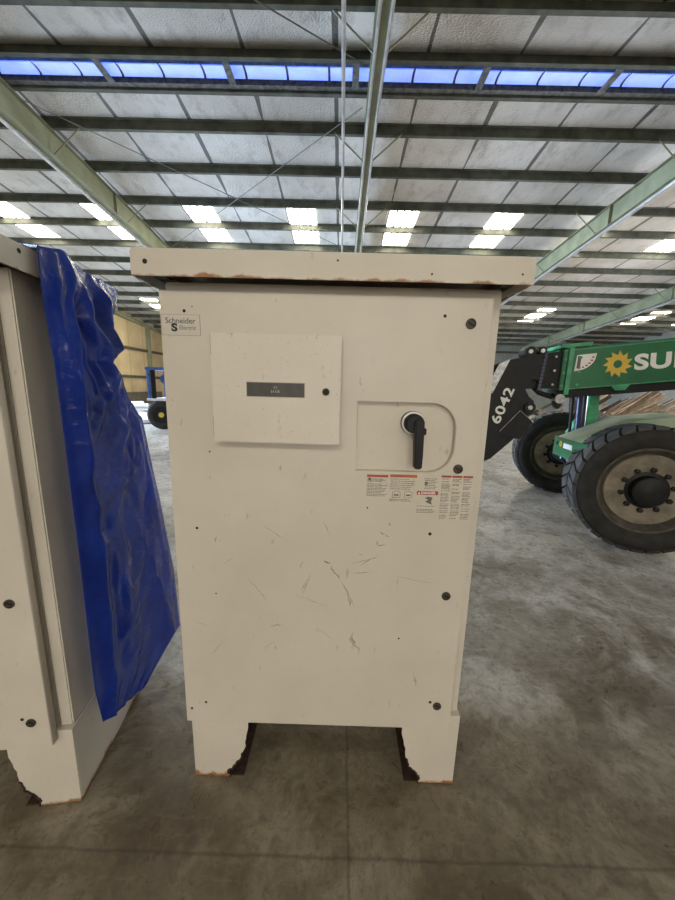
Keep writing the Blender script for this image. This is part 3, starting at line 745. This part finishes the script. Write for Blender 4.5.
    for z in (1.70, 1.86, 2.02):
        MB().lathe([(.013, .738), (.013, .76)], (-.70, 0, z), 10).build('bolt', 'steel_edge', R)
    MB().tube([(-.99, .80, 2.13), (-.80, .80, 2.145), (-.6, .80, 2.19)], .014, 8).build('hose', 'steel_edge', R, 0, True)
    MB().tube([(-.93, .85, 1.72), (-.8, .85, 1.60), (-.64, .85, 1.55), (-.5, .85, 1.58)], .03, 10).build('hose', 'machine_black', R, 0, True)
    return R
make_telehandler()

# ------------------------------------------------------------------ blue forklift seen through the gap
def make_forklift():
    R = empty('forklift', (-6.2, 11.6, 0), math.radians(4))
    tag(R, 'small blue forklift with black tyres, seen in the gap between the cabinets', 'forklift')
    def wh(x, y, r=.5, wd=.3):
        t = MB().lathe([(r*.55, 0), (r*.85, -.03), (r*.97, 0), (r, .05), (r, wd-.05), (r*.97, wd), (r*.85, wd+.03), (r*.55, wd)], (0, 0, 0), 40, True).build('wheel', 'rubber', R, 0, True)
        MB().lathe([(r*.57, .02), (r*.4, .06), (0, .06)], (0, 0, 0), 24).build('rim', 'machine_black', t, 0, True)
        MB().lathe([(r*.18, -.02), (r*.16, .07), (0, .07)], (0, 0, 0), 16).build('hub_cap', 'yellow', t, 0, True)
        t.location = (x, y, r)
    wh(0, 0); wh(1.7, 0, .42); wh(0, 1.1); wh(1.7, 1.1, .42)
    MB().box((-.35, .28, .55), (2.1, 1.15, 1.0)).build('chassis', 'blue_paint', R, .03)
    MB().box((-.45, -.02, .98), (.9, 1.4, 1.06)).build('fender', 'pale_sheet', R, .01)
    for x in (-.42, .85):
        for y in (.02, 1.3): MB().box((x, y, 1.05), (x+.09, y+.09, 2.06)).build('cab_post', 'blue_paint', R, .01)
    MB().box((-.45, -.02, 2.02), (.98, 1.42, 2.11)).build('cab_roof', 'blue_paint', R, .02)
    MB().box((-.30, .05, 1.06), (-.16, .12, 2.02)).build('mast', 'machine_black', R, .01)
    MB().box((0, .40, 1.06), (.42, .85, 1.24)).box((.32, .40, 1.2), (.44, .85, 1.66)).build('seat', 'seat_brown', R, .03)
    MB().lathe([(.0, .15), (.16, .16), (.17, .2), (.17, .42), (0, .44)], (.12, 0, 1.72), 24).build('filter_canister', 'blue_paint', R, 0, True)
    MB().box((-.16, 1.3, 1.06), (.85, 1.33, 2.02)).build('rear_guard', 'machine_black', R)
make_forklift()
# pale sheets stacked by the left wall
for k in range(5):
    o = MB().box((-1.6, -.6, 0), (1.6, .6, .10)).build('panel_sheet', 'pale_sheet', None, .01)
    o.location = (-12.5+.25*(k % 2), 18.2, .001+.101*k); o.rotation_euler = (0, 0, .08*(k % 3)+.5)
    tag(o, 'pale panel sheet in the flat stack on the floor beside the left wall', 'panel sheet', 'pale sheets stacked by the left wall')
for k in range(3):
    o = MB().tube([(-1.5, 0, 0), (1.5, 0, 0)], .11, 16).build('plastic_pipe', 'pale_sheet', None, 0, True)
    o.location = (-7.9-.343*.25*k, 13.0+.939*.25*k, .111); o.rotation_euler = (0, 0, .35)
    tag(o, 'pale pipe lying on the floor left of the blue forklift', 'pipe', 'pale pipes by the forklift')
o = MB().box((-3.0, -.1, 0), (3.0, .1, .9)).build('timber_wall_board', 'girt', None, .01); o.location = (-14.6, 24.5, 0); o.rotation_euler = (0, 0, math.pi/2)
tag(o, 'dark long board standing along the foot of the tan left wall', 'board')

# ------------------------------------------------------------------ scrap wood behind the telehandler
random.seed(21)
def plank_fan(cx, cy, n, wx, tilts, mats, label, group, L0, L1, wlo=.10, whi=.2):
    """planks thrown against each other, each lying in its own layer of the heap with its low end on the floor"""
    for k in range(n):
        L = random.uniform(L0, L1); w = random.uniform(wlo, whi); t = random.uniform(.03, .045)
        o = MB().box((-L/2, -t/2, -w/2), (L/2, t/2, w/2)).build('wood_plank', random.choice(mats), None, .004)
        a = math.radians(random.choice(tilts) + random.uniform(-6, 6))
        o.location = (cx + random.uniform(-wx, wx), cy + k*.046, abs(math.sin(a))*L/2 + math.cos(a)*w/2)
        o.rotation_euler = (0, -a, 0)
        tag(o, label, 'plank', group)
plank_fan(9.7, 9.6, 95, 1.9, [34, 30, 26, 22, -24, 30], ['wood', 'wood_pale', 'wood_pale', 'wood_dark'], 'weathered plank in the tangled heap of scrap wood behind the telehandler', 'planks in the scrap heap', 2.2, 3.1, .07, .14)
for c in range(4):
    for k in range(22):
        L = random.uniform(2.0, 2.6)
        o = MB().box((-L/2, -.10, 0), (L/2, .10, .048)).build('wood_plank', random.choice(['wood', 'wood', 'wood_dark']), None, .004)
        o.location = (6.2+random.uniform(-.15, .15), 14.6+.23*c, .049*k); tag(o, 'brown plank in the low stack behind the boom head', 'plank', 'planks in the low stack')
for k in range(7):
    o = MB().tube([(-1.7, 0, 0), (1.7, 0, 0)], .085, 12).build('utility_pole', 'wood_dark', None, 0, True)
    o.location = (6.9+.12*k, 7.9+.22*k, .085+1.7*math.sin(.27+.025*k)); o.rotation_euler = (0, .27+.025*k, 0)
    tag(o, 'dark round pole lying on the scrap pile behind the boom cylinder', 'pole', 'dark poles on the scrap pile')
